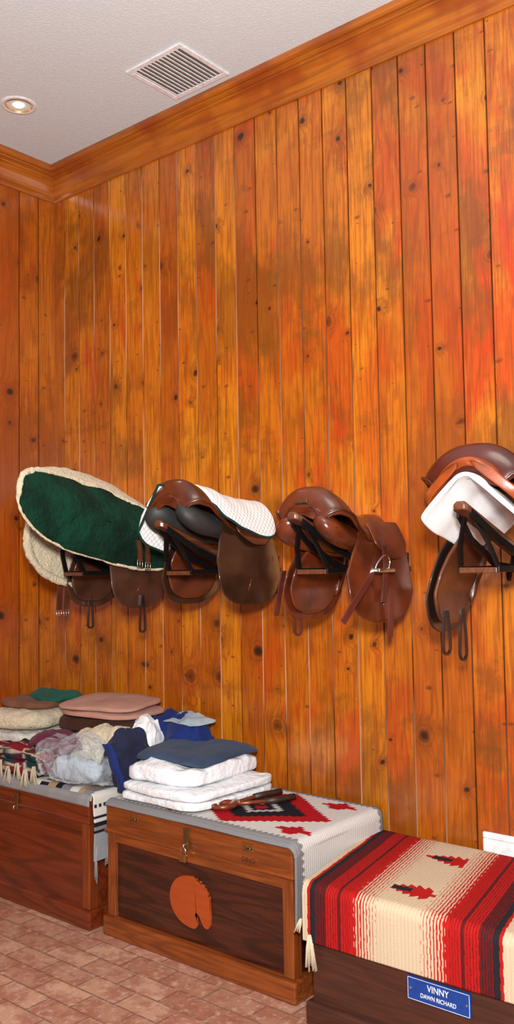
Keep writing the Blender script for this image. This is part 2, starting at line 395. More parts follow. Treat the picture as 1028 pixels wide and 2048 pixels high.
def saddle(name,label,loc,m,near=(),far=(),iron=False,panel=True,plate=False,fz=-.19,irony=-.11,scale=(1,1,1),ftop=.125,fout=0.0,fsc=1.0,fdy=0.0):
    loc=(loc[0],loc[1],loc[2]+SZ)
    r=thing('saddle',label,'saddle',loc,'saddles on the wall racks'); r.scale=scale
    mb=MB(); n=30; V=[];F=[]; T=17
    for i in range(n):
        s=(i/(n-1))**1.25
        ring=[top(s,-1+2*k/(T-1)) for k in range(T)]
        th=itp(TH,s); bot=[(x*.93,y,z-th*(.5+.5*(1-abs(1-2*k/(T-1))))) for k,(x,y,z) in enumerate(ring)]
        V+=ring+bot[::-1]
    m2=2*T
    for i in range(n-1):
        for k in range(m2): l=(k+1)%m2; F.append((i*m2+k,i*m2+l,i*m2+m2+l,i*m2+m2+k))
    F+= [tuple(range(m2))[::-1],tuple((n-1)*m2+k for k in range(m2))]
    mb.add(V,F).build('seat',m['seat'],r,smooth=True,sub=1)
    pts=[top((i/20)**1.3,-1) for i in range(20,-1,-1)]+[top(0,-.6),top(0,0),top(0,.6)]+[top((i/20)**1.3,1) for i in range(21)]
    MB().tube([(x*1.0,y-.002,z-.002) for x,y,z in pts],.0048,6).build('welt',m['rim'],r,smooth=True)
    def cb(u,v):
        t=-1+2*u; x,y,z=top(.0+.02*v,t*1.0); return (x*(1.04+.20*(1-v*.4)),y-.004+.025*abs(t)**2,z-.006-.055*v*(1-.15*abs(t)))
    MB().grid(cb,17,6).build('cantle_back',m.get('back',m['rim']),r,smooth=True,sol=.010)
    if plate: MB().box(-.028,.028,-.318,-.312,.205,.219).build('name_badge',M['oldbrass'],r,bev=.001)
    if panel:
        for sd in (-1,1):
            V=[];F=[]; N=24; K=18
            for i in range(N):
                s=i/(N-1); e=max(.10,(1-abs(2*s-1)**6))**.5
                cx=sd*(.080-.016*min(1,s*2)); cz=itp([(0,.135),(.3,.098),(.6,.075),(1,.07)],s); y=-.325+.47*s
                rx=itp([(0,.058),(.4,.042),(1,.040)],s)*e; rz=itp([(0,.060),(.4,.048),(1,.05)],s)*e
                for k in range(K):
                    a=2*PI*k/K; X=rx*math.cos(a); Z=rz*math.sin(a); V.append((cx+X+sd*(-Z*.35),y,cz+Z))
            for i in range(N-1):
                for k in range(K): l=(k+1)%K; F.append((i*K+k,i*K+l,i*K+K+l,i*K+K+k))
            F+= [tuple(range(K))[::-1],tuple((N-1)*K+k for k in range(K))]
            MB().add(V,F).build('panel',m['panel'],r,smooth=True,sub=1)
    else:
        fa=arch_fn(-.330,.14,lambda a:itp([(0,.212),(.3,.178),(.6,.146),(1,.130)],a),lambda a:.190,lambda a:.190,lambda a:.080,.72,4)
        arch_pad(fa,r,'panel',m['panel'],sol=.026)
    for sd in (-1,1):
        flap_mesh(sd,fsc,-fout,ftop,fz,fdy).build('flap',m['flap'],r,smooth=True,sol=.007,sub=1)
        flap_mesh(sd,.80*fsc,.020-fout,ftop-.015,fz+.025,-.02+fdy).build('sweat_flap',m['sweat'],r,smooth=True,sol=.012,sub=1)
        MB().tube([(sd*(flap_x(v,.1)-.024+fout),(.11+.035*math.sin(v*PI))*fsc+fdy,ftop-.04-.20*v) for v in [i/10 for i in range(11)]],lambda k:.014*math.sin(k*PI)**.4+.002,8).build('knee_roll',m['sweat'],r,smooth=True)
        def sk(u,v):
            half=.105*(1-max(0,v-.5)**2*3.0)
            y=.045+(-1+2*u)*half-.01*v; return (sd*(.082+.072*v**.8+fout*v),y,.150-.135*v)
        MB().grid(sk,15,15).build('skirt',m['skirt'],r,smooth=True,sol=.006,sub=1)
        MB().tube([(sd*(flap_x(v,0)+.003+fout),.02-.07*v+fdy,.0-.16*v) for v in [.0,.25,.5,.75,1]],.002,5).build('stitch_line',m['rim'],r,smooth=True)
    for sd,lst in ((1,near),(-1,far)):
        for st in lst:
            P=st['p']; w=st.get('w',.024)
            if st.get('loop'):
                (y,z0,z1)=P; xx=sd*st.get('x',.15); h=st['loop']
                pts=[(xx,y-h*.35,z0),(xx,y-h*.9,z0*.45+z1*.55)]+[(xx,y-h*math.cos(a),z1+h-h*math.sin(a)) for a in [i*PI/10 for i in range(11)]]+[(xx,y+h*.9,z0*.45+z1*.55),(xx,y+h*.35,z0)]
                MB().ribbon(pts,(1,0,0),st.get('w',.010),.007).build('stirrup_leather',st.get('m',m['strap']),r)
            else:
                MB().ribbon([(sd*x,y,z) for x,y,z in P],(0,1,.0) if not st.get('side') else st['side'],w,.005).build('billet_strap' if st.get('billet') else 'stirrup_leather',st.get('m',m['strap']),r)
            if st.get('buckle'):
                x,y,z=P[-1]; mb=MB()
                mb.tube([(sd*x,y-.014,z-.03),(sd*x,y+.014,z-.03),(sd*x,y+.014,z),(sd*x,y-.014,z)],.003,6,True).tube([(sd*x,y,z),(sd*x,y,z-.03)],.002,5)
                mb.build('buckle',M['steel'],r,smooth=True)
    if iron:
        x=.182; mb=MB(); cy,cz=irony,.02
        arch=[(x,cy-.042,cz-.040),(x+.004,cy-.044,cz-.03),(x+.004,cy-.026,cz-.012),(x+.002,cy+.0,cz+.002),(x-.002,cy+.025,cz+.010),(x-.002,cy+.045,cz+.006),(x,cy+.054,cz-.010),(x,cy+.052,cz-.025),(x,cy+.042,cz-.040)]
        q=mb.tube(arch,.0038,8).build('stirrup_iron',M['steel'],r,smooth=True,sub=1)
        MB().box(x-.008,x+.024,cy-.050,cy+.050,cz-.050,cz-.036).build('tread',M['steel'],q,bev=.004)
        MB().ribbon([(x-.028,cy+.035,.09),(x-.006,cy+.028,.06),(x+.004,cy+.02,.0),(x+.002,cy+.016,-.07),(x-.004,cy+.01,-.13)],(0,1,0),.026,.005).build('stirrup_leather',m['strap'],r)
    return r
# arch shaped pads -----------------------------------------------------
def arch_pt(l,R,slope):
    sg=1 if l>=0 else -1; l=abs(l); L0=R*1.15
    if l<L0: a=l/R; return (sg*R*math.sin(a),R*math.cos(a)-R)
    a=1.15; k=l-L0; x=R*math.sin(a); z=R*math.cos(a)-R
    return (sg*(x+slope*k),z-k*math.sqrt(max(.05,1-slope*slope)))
def arch_fn(y0,y1,ridge,Bn,Bf,R,slope,pw,farsh=0.0):
    def f(u,v,grow=0.0):
        a=u; b=-1+2*v
        e=max(0.0,1-abs(2*a-1)**pw)**(1/pw)
        e=.12+.88*e
        B=(Bn(a) if b>0 else Bf(a))*e
        l=b*B; rr=R(a)+grow
        x,z=arch_pt(l,rr,slope)
        ya=y0-farsh*min(1,max(0,(-b-.42)*2.2))
        return (x,ya+(y1-ya)*a,ridge(a)+z+grow+.004*noise.noise(Vector((x*9,a*5,z*7))))
    return f
def arch_pad(f,parent,name,mat,nu=36,nv=49,sol=.01,grow=0.0,off=0):
    return MB().grid(lambda u,v:f(u,v,grow),nu,nv).build(name,mat,parent,smooth=True,sol=sol,sub=1,off=off)
def rim(f,parent,name,mat,r,grow=0.0):
    pts=[f(i/24,0,grow) for i in range(24)]+[f(1,i/16,grow) for i in range(16)]+[f(1-i/24,1,grow) for i in range(24)]+[f(0,1-i/16,grow) for i in range(16)]
    return MB().tube(pts,r,8,True).build(name,mat,parent,smooth=True)
s3=dict(seat=M['l3'],rim=M['l3d'],back=M['l3'],panel=M['l3'],flap=M['l3'],sweat=M['l3'],skirt=M['l3'],strap=M['l3s'])
s2=dict(seat=M['l2'],rim=M['l2'],panel=M['l2p'],flap=M['l2f'],sweat=M['l2'],skirt=M['l2'],strap=M['strapdk'])
s4=dict(seat=M['l4s'],rim=M['l4s'],back=M['l4s'],panel=M['l4t'],flap=M['l4f'],sweat=M['l4b'],skirt=M['l4t'],strap=M['strapdk'])
s1=dict(seat=M['l4s'],rim=M['l4s'],panel=M['l1'],flap=M['l1'],sweat=M['l1'],skirt=M['l1'],strap=M['strapdk'])
bl=dict(buckle=1,m=M['l4b'],billet=1)
saddle('saddle','dark brown saddle hidden beneath the green fleece cover',(XS[0],2.70,1.54),s1,fsc=.82,fz=-.215,
   near=[dict(p=(-.02,-.16,-.32),loop=.015,x=.17),
         dict(p=[(.208,-.075,.075),(.222,-.080,.035),(.224,-.082,-.01)],w=.024,**bl),dict(p=[(.208,-.030,.065),(.222,-.034,.025),(.224,-.036,-.02)],w=.024,**bl)],
   far=[dict(p=(-.05,-.16,-.31),loop=.015,x=.14),dict(p=[(.19,-.17,.0),(.20,-.175,-.14),(.20,-.18,-.225)],w=.03,**bl),dict(p=[(.19,-.13,.0),(.20,-.135,-.14),(.20,-.14,-.225)],w=.03,**bl)])
saddle('saddle','brown saddle with dark flaps worn pale at the edge and a white quilted pad',(XS[1],2.70,1.565),s2,fz=-.215,scale=(1.04,1.04,1.02),fsc=.88)
saddle('saddle','bare chestnut brown saddle with steel stirrup iron run up',(XS[2],2.70,1.50),s3,plate=True,iron=True,fsc=.95,fdy=-.035,fz=-.2,
   near=[dict(p=[(.168,-.12,.02),(.185,-.19,-.05),(.18,-.27,-.12),(.17,-.33,-.185)],side=(0,.8,-.55),w=.026),
         dict(p=[(.190,-.06,-.09),(.183,-.06,-.16),(.178,-.06,-.25)],w=.03)],
   far=[dict(p=(-.14,-.12,-.25),loop=.020,x=.155),dict(p=[(.15,-.22,-.02),(.152,-.245,-.10),(.152,-.265,-.175)],w=.024)])
SC4=(1.20,1.0,1.08)
saddle('saddle','burgundy seated saddle with tan panels over a white pad',(XS[3],2.70,1.565),s4,panel=False,fz=-.268,scale=SC4,ftop=.055,fout=.022,fsc=.86,fdy=-.03,
   far=[dict(p=(-.16,-.20,-.325),loop=.024,x=.135,w=.007),dict(p=(-.05,-.20,-.350),loop=.024,x=.135,w=.007)],near=[dict(p=(-.03,-.20,-.30),loop=.02,x=.17)])
# green cover
t=thing('saddle_cover','dark green plush saddle cover with thick cream fleece edge','saddle cover',(XS[0],2.70,1.5+SZ))
def half(cy,cz,a,b,tilt,xf,pw=2.5,sag=1.0):
    ct,st=math.cos(tilt),math.sin(tilt)
    def pt(r,th):
        c,s=math.cos(th),math.sin(th)
        p=a*r*sp(c,2/pw); q=b*r*sp(s,2/pw)
        if p<0: q+=.010*sag*math.sin(p*7.5)*(1 if q<0 else .3)
        return (xf(q/b,p/a),cy+p*ct-q*st,cz+p*st+q*ct)
    return pt
nearp=half(-.235,.190,.440,.152,math.radians(-15),lambda q,p:.200-.115*max(0,min(1.1,q))**1.6-.03*max(0,-q)**2-.05*max(0,-p-.55)**1.5,2.5)
farp=half(-.09,.150,.28,.225,math.radians(-19),lambda q,p:-.165+.075*max(0,(q+1)/2)**2.2)
def disc(pt,nr,nt,amp):
    def f(u,v):
        p=Vector(pt(.02+.98*v,2*PI*u)); p.x+=amp*(noise.noise(p*9)+.5*noise.noise(p*22)+.18*noise.noise(p*70)); return tuple(p)
    return MB().grid(f,nt,nr)
disc(nearp,60,200,.016).build('cover',M['green'],t,smooth=True,sol=.016)
disc(farp,20,73,.012).build('fleece_lining',M['cream'],t,smooth=True,sol=.018)
def bridge(u,v):
    A=Vector(nearp(1,.02*PI+u*PI*.98)); B=Vector(farp(1,.02*PI+u*PI*.98)); p=A.lerp(B,v); p.z+=.030*math.sin(v*PI)+.006*noise.noise(p*25); return tuple(p)
MB().grid(bridge,60,21).build('fleece_spine',M['cream'],t,smooth=True,sol=.020)
MB().tube([nearp(1.01,2*PI*i/160) for i in range(160)],lambda k:.006+.011*max(0,math.sin(2*PI*(k-.03)))**.5,12,True,.005).build('fleece_edge',M['cream'],t,smooth=True)
MB().tube([farp(1.01,2*PI*i/120) for i in range(120)],.017,12,True,.008).build('fleece_edge',M['cream'],t,smooth=True)
# white quilted pad
t=thing('saddle_pad','white quilted saddle pad with dark green edging laid over the saddle','saddle pad',(XS[1],2.70,1.565+SZ))
f=arch_fn(-.225,.18,lambda a:itp([(0,.245),(.2,.236),(.4,.214),(.65,.200),(1,.196)],a),lambda a:.22+.03*a,lambda a:.33,lambda a:.165-.03*a,.22,5,.10)
arch_pad(f,t,'quilted_cloth',M['quilt'],sol=.008,grow=.008)
rim(f,t,'edging',M['trimg'],.0050,.008)
# white pad under saddle 4
t=thing('saddle_pad','plain white padded saddle pad under the burgundy saddle','saddle pad',(XS[3],2.70,1.555+SZ)); t.scale=SC4
f=arch_fn(-.340,.13,lambda a:itp([(0,.192),(.3,.155),(.6,.120),(1,.105)],a),lambda a:.185,lambda a:.185,lambda a:.060,.70,8)
arch_pad(f,t,'pad_body',M['wpad'],sol=.012,grow=-.006,off=0)

# ------------------------------------------------------------------ trunks
def trunk(label,x0,x1,y0,y1,H,lid,mats,recess=True):
    cx,cy=(x0+x1)/2,(y0+y1)/2; a,b=(x1-x0)/2,(y1-y0)/2
    t=thing('tack_trunk',label,'trunk',(cx,cy,0))
    i=.014 if recess else .004
    MB().box(-a+i,a-i,-b+i,b-i,.01,H-lid).build('body',mats['panel'],t)
    MB().box(-a-.016,a+.016,-b-.016,b+.016,0,.075).build('base_molding',mats['rail'],t,bev=.008)
    if recess:
        for sx in (-1,1):
            for sy in (-1,1):
                p=.045
                MB().box(*sorted((sx*a,sx*(a-p))),*sorted((sy*b,sy*(b-p))),.075,H-lid).build('corner_post',mats['post'],t,bev=.003)
        mb=MB().box(-a+.045,a-.045,-b,-b+.02,H-lid-.035,H-lid); mb.box(a-.02,a,-b+.045,b-.045,H-lid-.035,H-lid)
        mb.build('top_rail',mats['rail'],t,bev=.002)
    l=MB().box(-a-.004,a+.004,-b-.004,b+.004,H-lid+.003,H).build('lid',mats['lid'],t,bev=.006)
    MB().box(-a-.010,a+.010,-b-.010,b+.010,H-lid+.003,H-lid+.016).build('lid_edge',mats['rail'],l,bev=.003)
    return t,a,b
def catch(t,x,y,z):
    q=MB().box(x-.028,x+.028,y-.004,y,z-.014,z+.014).build('pull_plate',M['brass'],t,bev=.002)
    MB().tube([(x-.016,y-.006,z+.004),(x-.014,y-.010,z-.006),(x+.014,y-.010,z-.006),(x+.016,y-.006,z+.004)],.0028,6).build('pull',M['oldbrass'],q,smooth=True)
def hasp(t,x,y,z0,z1,lock=True):
    q=MB().box(x-.013,x+.013,y-.005,y,z0,z1).build('hasp',M['oldbrass'],t,bev=.002)
    MB().tube([(x,y-.004,z0+.02),(x,y-.016,z0+.02),(x,y-.016,z0+.008),(x,y-.004,z0+.008)],.003,6).build('staple',M['steel'],q,smooth=True)
    if lock:
        p=MB().box(x-.017,x+.017,y-.024,y-.011,z0-.04,z0-.012).build('padlock',M['brass'],t,bev=.003)
        MB().tube([(x-.011,y-.017,z0-.012),(x-.011,y-.017,z0+.004),(x,y-.017,z0+.014),(x+.011,y-.017,z0+.004),(x+.011,y-.017,z0-.012)],.003,6).build('shackle',M['steel'],p,smooth=True)
rm=dict(panel=M['redw'],rail=M['redw'],post=M['redz'],lid=M['redw'])
t1,a,b=trunk('red brown wooden tack trunk in the corner under the pile of blankets',-3.86,-2.905,2.40,2.95,.527,.112,rm)
hasp(t1,.0,-b-.010,.40,.475,False); catch(t1,-.2,-b-.004,.468)
om=dict(panel=M['dark'],rail=M['oak'],post=M['oakz'],lid=M['oak'])
t2,a,b=trunk('oak framed tack trunk with dark panels and a horse head emblem',-2.815,-1.88,2.42,2.95,.517,.117,om)
catch(t2,-.3075,-b-.004,.478); catch(t2,.2775,-b-.004,.476)
hasp(t2,-.016,-b-.010,.415,.493)
P=[(-.35,-.94),(-.1,-1.0),(.10,-1.02),(.22,-1.0),(.31,-.91),(.34,-.78),(.30,-.62),(.23,-.47),(.25,-.38),(.33,-.38),(.43,-.48),(.52,-.65),(.62,-.80),(.74,-.87),(.86,-.83),(.95,-.68),(.97,-.45),(.95,-.15),(.93,.12)]
for k in range(14):                                      # cut mane running over the crest of the neck
    an=math.radians(16+k*5.2); rr=1.015 if k%2 else .965; P.append((rr*math.cos(an),rr*math.sin(an)))
P+=[(math.cos(math.radians(g)),math.sin(math.radians(g))) for g in range(92,248,6)]
bm=bmesh.new(); vs=[bm.verts.new((-.018+p[0]*.106,-b+.016,.222+p[1]*.092)) for p in P]; fc=bm.faces.new(vs)
bmesh.ops.triangulate(bm,faces=[fc]); ex=bmesh.ops.extrude_face_region(bm,geom=bm.faces[:])
for v in [g for g in ex['geom'] if isinstance(g,bmesh.types.BMVert)]: v.co.y-=.009
bmesh.ops.recalc_face_normals(bm,faces=bm.faces)
me=bpy.data.meshes.new('horse_head_emblem'); bm.to_mesh(me); bm.free(); me.materials.append(M['emb'])
eo=bpy.data.objects.new('horse_head_emblem',me); COL.objects.link(eo); eo.parent=t2
text_mesh('stamped_letters','DINO',.024,M['stamp'],t2,(.2775,-b-.0046,.432),(PI/2,0,0),.0006)
dm=dict(panel=M['dkw'],rail=M['dkw'],post=M['dkw'],lid=M['dkw'])
t3,a3,b3=trunk('dark worn wooden trunk with blue name plate under striped blanket',-1.755,-.80,2.35,2.90,.43,.10,dm,False)
px0,px1,pz0,pz1=-1.406+1.2775,-1.203+1.2775,.182,.250
npl=MB().box(px0,px1,-b3-.003,-b3+.005,pz0,pz1).build('name_plate',M['blue'],t3,bev=.002)
pc=(px0+px1)/2
mb=MB(); g=.003
for q in ((px0+g,px1-g,pz0+g,pz0+g+.0012),(px0+g,px1-g,pz1-g-.0012,pz1-g),(px0+g,px0+g+.0012,pz0+g,pz1-g),(px1-g-.0012,px1-g,pz0+g,pz1-g)): mb.box(q[0],q[1],-b3-.0036,-b3-.002,q[2],q[3])
mb.build('border',M['letter'],npl)
text_mesh('lettering','VINNY',.027,M['letter'],npl,(pc,-b3-.0035,.228),(PI/2,0,0),.0006,.85)
text_mesh('lettering','DAWN RICHARD',.0175,M['letter'],npl,(pc,-b3-.0035,.203),(PI/2,0,0),.0006,.84)
for sx in (px0+.012,px1-.012): MB().lathe([(0,0.002),(.003,.0015),(.004,.0)],10,(0,0,0)).build('screw',M['steel'],npl,loc=(sx,-b3-.003,.216)).rotation_euler=(PI/2,0,0)

# ------------------------------------------------------------------ patterned sheets
def sheet(name,pos,colf,nu,nv,mat,sol=.006,loc=(0,0,0),parent=None):
    mb=MB(); cols=[]
    L=Vector(loc)
    mb.grid(lambda u,v:tuple(Vector(pos(u,v))-L),nu,nv)
    for j in range(nv):
        for i in range(nu): cols.append(colf(i/(nu-1),j/(nv-1)))
    return mb.build(name,mat,parent,loc=loc,smooth=True,sol=sol,col=cols,off=0)
def bend(l,L0,r):
    if l<L0: return l,0
    a=(l-L0)/r
    if a<PI/2: return L0+r*math.sin(a),r-r*math.cos(a)
    return L0+r,r+(l-L0-r*PI/2)
def tri(x): x=x%1; return 1-abs(2*x-1)
def tassel(parent,p,L,nst,mat,spread=.012,dirx=0.0,name='fringe'):
    mb=MB()
    for k in range(nst):
        ox,oy=random.uniform(-1,1)*spread*.5,random.uniform(-1,1)*spread*.3; ex=ox*2.2+dirx*L; l=L*random.uniform(.85,1.05)
        mb.tube([(p[0]+ox*.4,p[1]+oy,p[2]),(p[0]+ox+.3*(ex-ox),p[1]+oy-.004,p[2]-l*.4),(p[0]+ex,p[1]+oy*2-.004,p[2]-l)],.0028,5)
    return mb.build(name,mat,parent,smooth=True)
WHT,GRY,RED,BLK=(.62,.605,.59),(.21,.21,.22),(.40,.008,.014),(.012,.012,.018)
NX0,NX1=-2.815,-1.872
ZT2=.524
def npos(u,v):
    l=u*1.20; al,dr=bend(l,NX1-NX0-.02,.03); y=2.412+.545*v
    k=noise.noise(Vector((l*4,y*4,1)))
    droop=.018*max(0,1-v/.05)**2
    x=NX0+al+(.006*k if dr>.03 else 0)
    return (x,y-(0.004 if v<.02 else 0),ZT2+.001+max(0,k)*.004-dr-droop)
def ncol(u,v):
    U=NX0+u*1.20; V=2.412+.545*v
    saw=.022+.02*tri(U/.026)
    if V-2.412<saw+.006 or 2.957-V<saw*.7: return GRY
    Vq=math.floor(V/.016)*.016+.008; U+=.006*noise.noise(Vector((U*40,V*40,3)))
    d=abs(U+2.235)/.33+abs(Vq-2.69)/.235
    if d<1:
        if d>.66: return RED
        if d>.34: return BLK
        if d>.22: return (.45,.44,.43)
        return RED if d<.12 else BLK
    for (mx,my) in ((-2.0,2.875),(-1.955,2.525),(-2.5,2.5),(-2.5,2.88),(-1.70,2.69)):
        if abs(Vq-my)/.05+abs(U-mx)/.085*(1 if int(abs(Vq-my)/.016)%2==0 else 1.35)<1: return RED
    return WHT
nb=tag(sheet('patterned_blanket',npos,ncol,300,140,M['vfy'],.007,(NX0+.47,2.68,ZT2)),'white woven blanket with red and black stepped diamond on the oak trunk','blanket')
CRM=(.60,.47,.33); CHA=(.020,.018,.022); RD=(.42,.012,.011); DRD=(.15,.008,.008)
TY0=2.338
def spos(u,v):
    l=v*(.790-.010*u); top_len=.595
    al,dr=bend(l,top_len,.028)
    y=2.962-al
    x=-1.775+u*1.02-.19*min(.6,max(0,y-TY0))
    k=noise.noise(Vector((x*5,y*5,4)))
    return (x,y-(.010*max(0,k) if dr>.03 else 0)-.002,.440+max(0,k)*.006-dr)
def scol(u,v):
    w=u*1.02+.0006*math.sin(v*120)+.0010*noise.noise(Vector((u*30,v*60,2))); l=v*.79
    y=2.962-l
    def band(w):
        if w<.020: return CRM
        if w<.030: return RD
        if w<.048: return CHA
        if w<.090: return DRD if tri((w-.048)/.0084)>.40 else CHA
        if w<.136: return RD if tri((w-.090)/.0092)>.26 else DRD
        if w<.146: return DRD if tri((w-.136)/.0050)>.4 else CHA
        if w<.182: return RD if tri((w-.146)/.0090)>.20 else DRD
        if w<.195: return RD
        if w<.275: return RD if tri((w-.195)/.0107+.1)>.35+.58*(w-.195)/.080 else CRM
        return None
    c=band(w)
    if c is None and w>.41:
        q=.70-w
        if 0<=q: c=band(q)
    if c is None and w>.80:
        c=band(w-.78)
    if c: return c
    for (mw,my,sz) in ((.365,2.80,.100),(.335,2.475,.100)):
        a=(w-mw)/sz; bb=abs(y-my)/sz
        if -1<a<1 and bb<.6:
            s=a+bb*.55
            wid=.54*min(1,(a+1)*.9)*(.55+.45*tri(s*3.2)) if a<.75 else .10
            if bb<wid:
                return CHA if (-.6<a<.1 and bb<.13+.06*tri(a*4)) else RD
    return CRM
sb=tag(sheet('striped_blanket',spos,scol,520,200,M['vf'],.007,(-1.28,2.65,.44)),'cream striped blanket with red and charcoal bands and arrow motifs on dark trunk','blanket')
tassel(sb,(-1.765+1.28+.018,2.333-2.65,.285-.44),.105,16,M['fringe'],.018,.05)
tassel(sb,(-1.79+1.28,2.345-2.65,.320-.44),.045,7,M['fringe'],.010,-.3)
ZG=.5315
def gpos(u,v):
    x=-3.85+u*.955; l=v*.585; al,dr=bend(l,.535,.012)
    y=2.945-al; k=noise.noise(Vector((x*6,y*6,8)))
    return (x,y-(.006+max(0,k)*.004 if dr>.008 else 0),ZG+max(0,k)*.003-dr)
tag(MB().grid(lambda u,v:tuple(Vector(gpos(u,v))-Vector((-3.37,2.67,ZG))),120,70).build('grey_blanket',M['grey'],None,(-3.37,2.67,ZG),True,sol=.007),'heather grey blanket spread over the corner trunk','blanket')
def tpos(u,v):
    l=u*.72; al,dr=bend(l,.44,.022); x=-3.335+al; y=2.395+.28*v
    k=noise.noise(Vector((l*7,y*7,12)))
    fr=max(0,1-v/.10)
    return (x+.006+(.006*max(0,k) if dr>.02 else 0),y+ (.01*k),ZG+.012+.006*max(0,k)-dr-(.03*fr*fr if dr<.001 else 0))
def tcol(u,v):
    l=u*.72; W=(.62,.60,.56); T=(.38,.26,.15)
    if l<.05: return BLK
    if l<.10: return W
    if l<.15: return BLK if tri(v*9)>.5 else W
    if l<.20: return T
    if l<.24: return BLK
    if l<.30: return GRY
    if l<.35: return W
    if l<.38: return T
    if l<.44: return (.22,.21,.21)
    if l<.495: return W
    if l<.51: return BLK if tri(v*12)>.4 else W
    if l<.54: return W
    if l<.55: return BLK
    if l<.565: return W
    if l<.585: return BLK
    if l<.60: return (.2,.2,.2)
    if l<.61: return BLK
    return (.26,.27,.29)
th=tag(sheet('striped_throw',tpos,tcol,200,60,M['vf'],.006,(-3.1,2.54,ZG+.012)),'grey white and black striped throw hanging off the corner trunk','blanket')
for k in range(4): tassel(th,(-2.866+3.1,2.405+.06*k-2.54,-.21),.09 if k else .14,6,M['grey'],.008)

# ------------------------------------------------------------------ soft goods
def slab_geo(a,b,h,e1,e2,amp,freq,seed,z0=0,ox=0,oy=0,sag=0,N=96,K=34,tilt=(0,0),drape=0,crz=.6):
    V=[];F=[]
    for j in range(K+1):
        ph=-PI/2+PI*j/K
        for i in range(N):
            th=2*PI*i/N
            x=a*sp(math.cos(ph),e1)*sp(math.cos(th),e2); y=b*sp(math.cos(ph),e1)*sp(math.sin(th),e2); z=h/2*sp(math.sin(ph),e1)
            o=Vector((seed*3.1,seed*1.7,z0*20+seed)); p=Vector((x,y,z))
            q=noise.noise_vector(p*freq+o)+noise.noise_vector(p*freq*2.6+o)*.45
            cr=1-abs(noise.noise(Vector((x*freq*1.3,y*freq*.6,z*freq))+o*2))*2.2
            cr2=1-abs(noise.noise(Vector((x*freq*1.6+y*freq,y*freq*1.1-x*freq*.5,z*freq*2))+o*3))*3
            up=max(0,z/h+.5)
            x+=q[0]*amp; y+=q[1]*amp; z+=q[2]*amp*(.2+.8*up)+(max(0,cr)*amp*crz+max(0,cr2)*amp*crz*.6)*up
            rr=(x/a)**2+(y/b)**2
            z-=sag*rr*up+drape*max(0,rr-.7)
            V.append((x+ox,y+oy,(z if drape else max(z+h/2,0.0)-h/2)+h/2+z0+x*tilt[0]+y*tilt[1]))
    for j in range(K):
        for i in range(N): l=(i+1)%N; F.append((j*N+i,j*N+l,j*N+N+l,j*N+N+i))
    return V,F
def slab(name,label,cat,c,size,mat,rz=0,layers=1,e=(.35,.4),amp=.008,freq=9,sag=0,group=None,colf=None,tilt=(0,0),jit=.01,drape=0,crz=.6):
    mb=MB(); seed=random.random()*20; h=size[2]/layers
    for k in range(layers):
        V,F=slab_geo(size[0]/2,size[1]/2,h*1.03,e[0],e[1],amp,freq,seed+k*.7,k*h,random.uniform(-jit,jit)*(k>0),random.uniform(-jit,jit)*(k>0),sag,tilt=tilt,drape=drape,crz=crz)
        mb.add(V,F)
    cols=[colf(p) for p in mb.v] if colf else None
    o=mb.build(name,mat,None,c,True,rz=rz,col=cols)
    return tag(o,label,cat,group)
ZA=.544
for k in range(3):
    slab('folded_pad',['white fleece pad at the bottom of the left corner stack','white fleece pad in the middle of the left corner stack','cream white fleece pad topmost in the left corner stack'][k],'saddle pad',(-3.665+.015*k,2.66-.01*k,ZA+.080*k),(.35,.33,.078),M['fwhite'] if k<2 else M['cream'],.1*k,1,(.6,.5),.014,8,group='white fleece pads by the corner')
slab('folded_cloth','tan brown folded cloth on the white fleece stack','cloth',(-3.67,2.70,ZA+.242),(.32,.24,.035),M['tanb'],.2,1,(.5,.6),.012)
slab('folded_cloth','teal green folded cloth on top of the corner stack','cloth',(-3.63,2.78,ZA+.272),(.30,.22,.035),M['teal'],-.15,1,(.6,.6),amp=.014,sag=.01)
for k in range(3):
    slab('felt_pad',['lowest dark brown felt pad under the pink pads','middle dark brown felt pad under the pink pads','dark brown felt pad directly beneath the pink pads'][k],'saddle pad',(-3.19+.01*k-(.03 if k==2 else 0),2.785,ZA+.08*k),(.50,.30,.080),M['brown'],.06*k-.08,1,(.5,.4),.014,7,group='dark brown felt pads')
slab('felt_pad','lower of the two dusty pink felt pads on the pile','saddle pad',(-3.165,2.76,ZA+.244),(.44,.32,.036),M['pink'],.10,1,(.4,.5),.005,6,group='dusty pink felt pads',sag=.008)
slab('felt_pad','upper of the two dusty pink felt pads on the pile','saddle pad',(-3.18,2.755,ZA+.282),(.44,.32,.036),M['pink'],.18,1,(.4,.5),.006,6,group='dusty pink felt pads',sag=.012,tilt=(0,.05))
def plaid(p):
    x,y=p[0]+p[2]*.3,p[1]+p[2]
    c=Vector((.20,.012,.02)) if tri(x/.16)>.45 else Vector((.012,.05,.04))
    d=Vector((.22,.012,.02)) if tri(y/.14)>.5 else Vector((.015,.02,.04))
    q=(c+d)/2
    if tri(x/.08)>.9 or tri(y/.07)>.9: q=Vector((.5,.42,.32))
    return tuple(q)
pl=slab('plaid_blanket','red and green plaid blanket folded at front of corner trunk','blanket',(-3.44,2.475,ZA),(.42,.16,.12),M['vf'],.0,2,(.6,.5),.018,8,colf=plaid)
for k in range(7): tassel(pl,(-.18+.06*k,-.085,.06-.02*(k%2)),.075,10,M['fringe'],.02)
slab('folded_cloth','purple maroon folded cloth between the plaid blanket and cream fleece','cloth',(-3.27,2.525,ZA+.125),(.32,.17,.055),M['maroon'],-.1,1,(.6,.6),.016,8,sag=.02,drape=.03)
slab('fleece_pad','cream fleece pad bunched in front of the brown pads','saddle pad',(-3.07,2.61,ZA),(.36,.13,.205),M['cream'],.12,1,(.7,.6),.020,8,tilt=(.16,0))
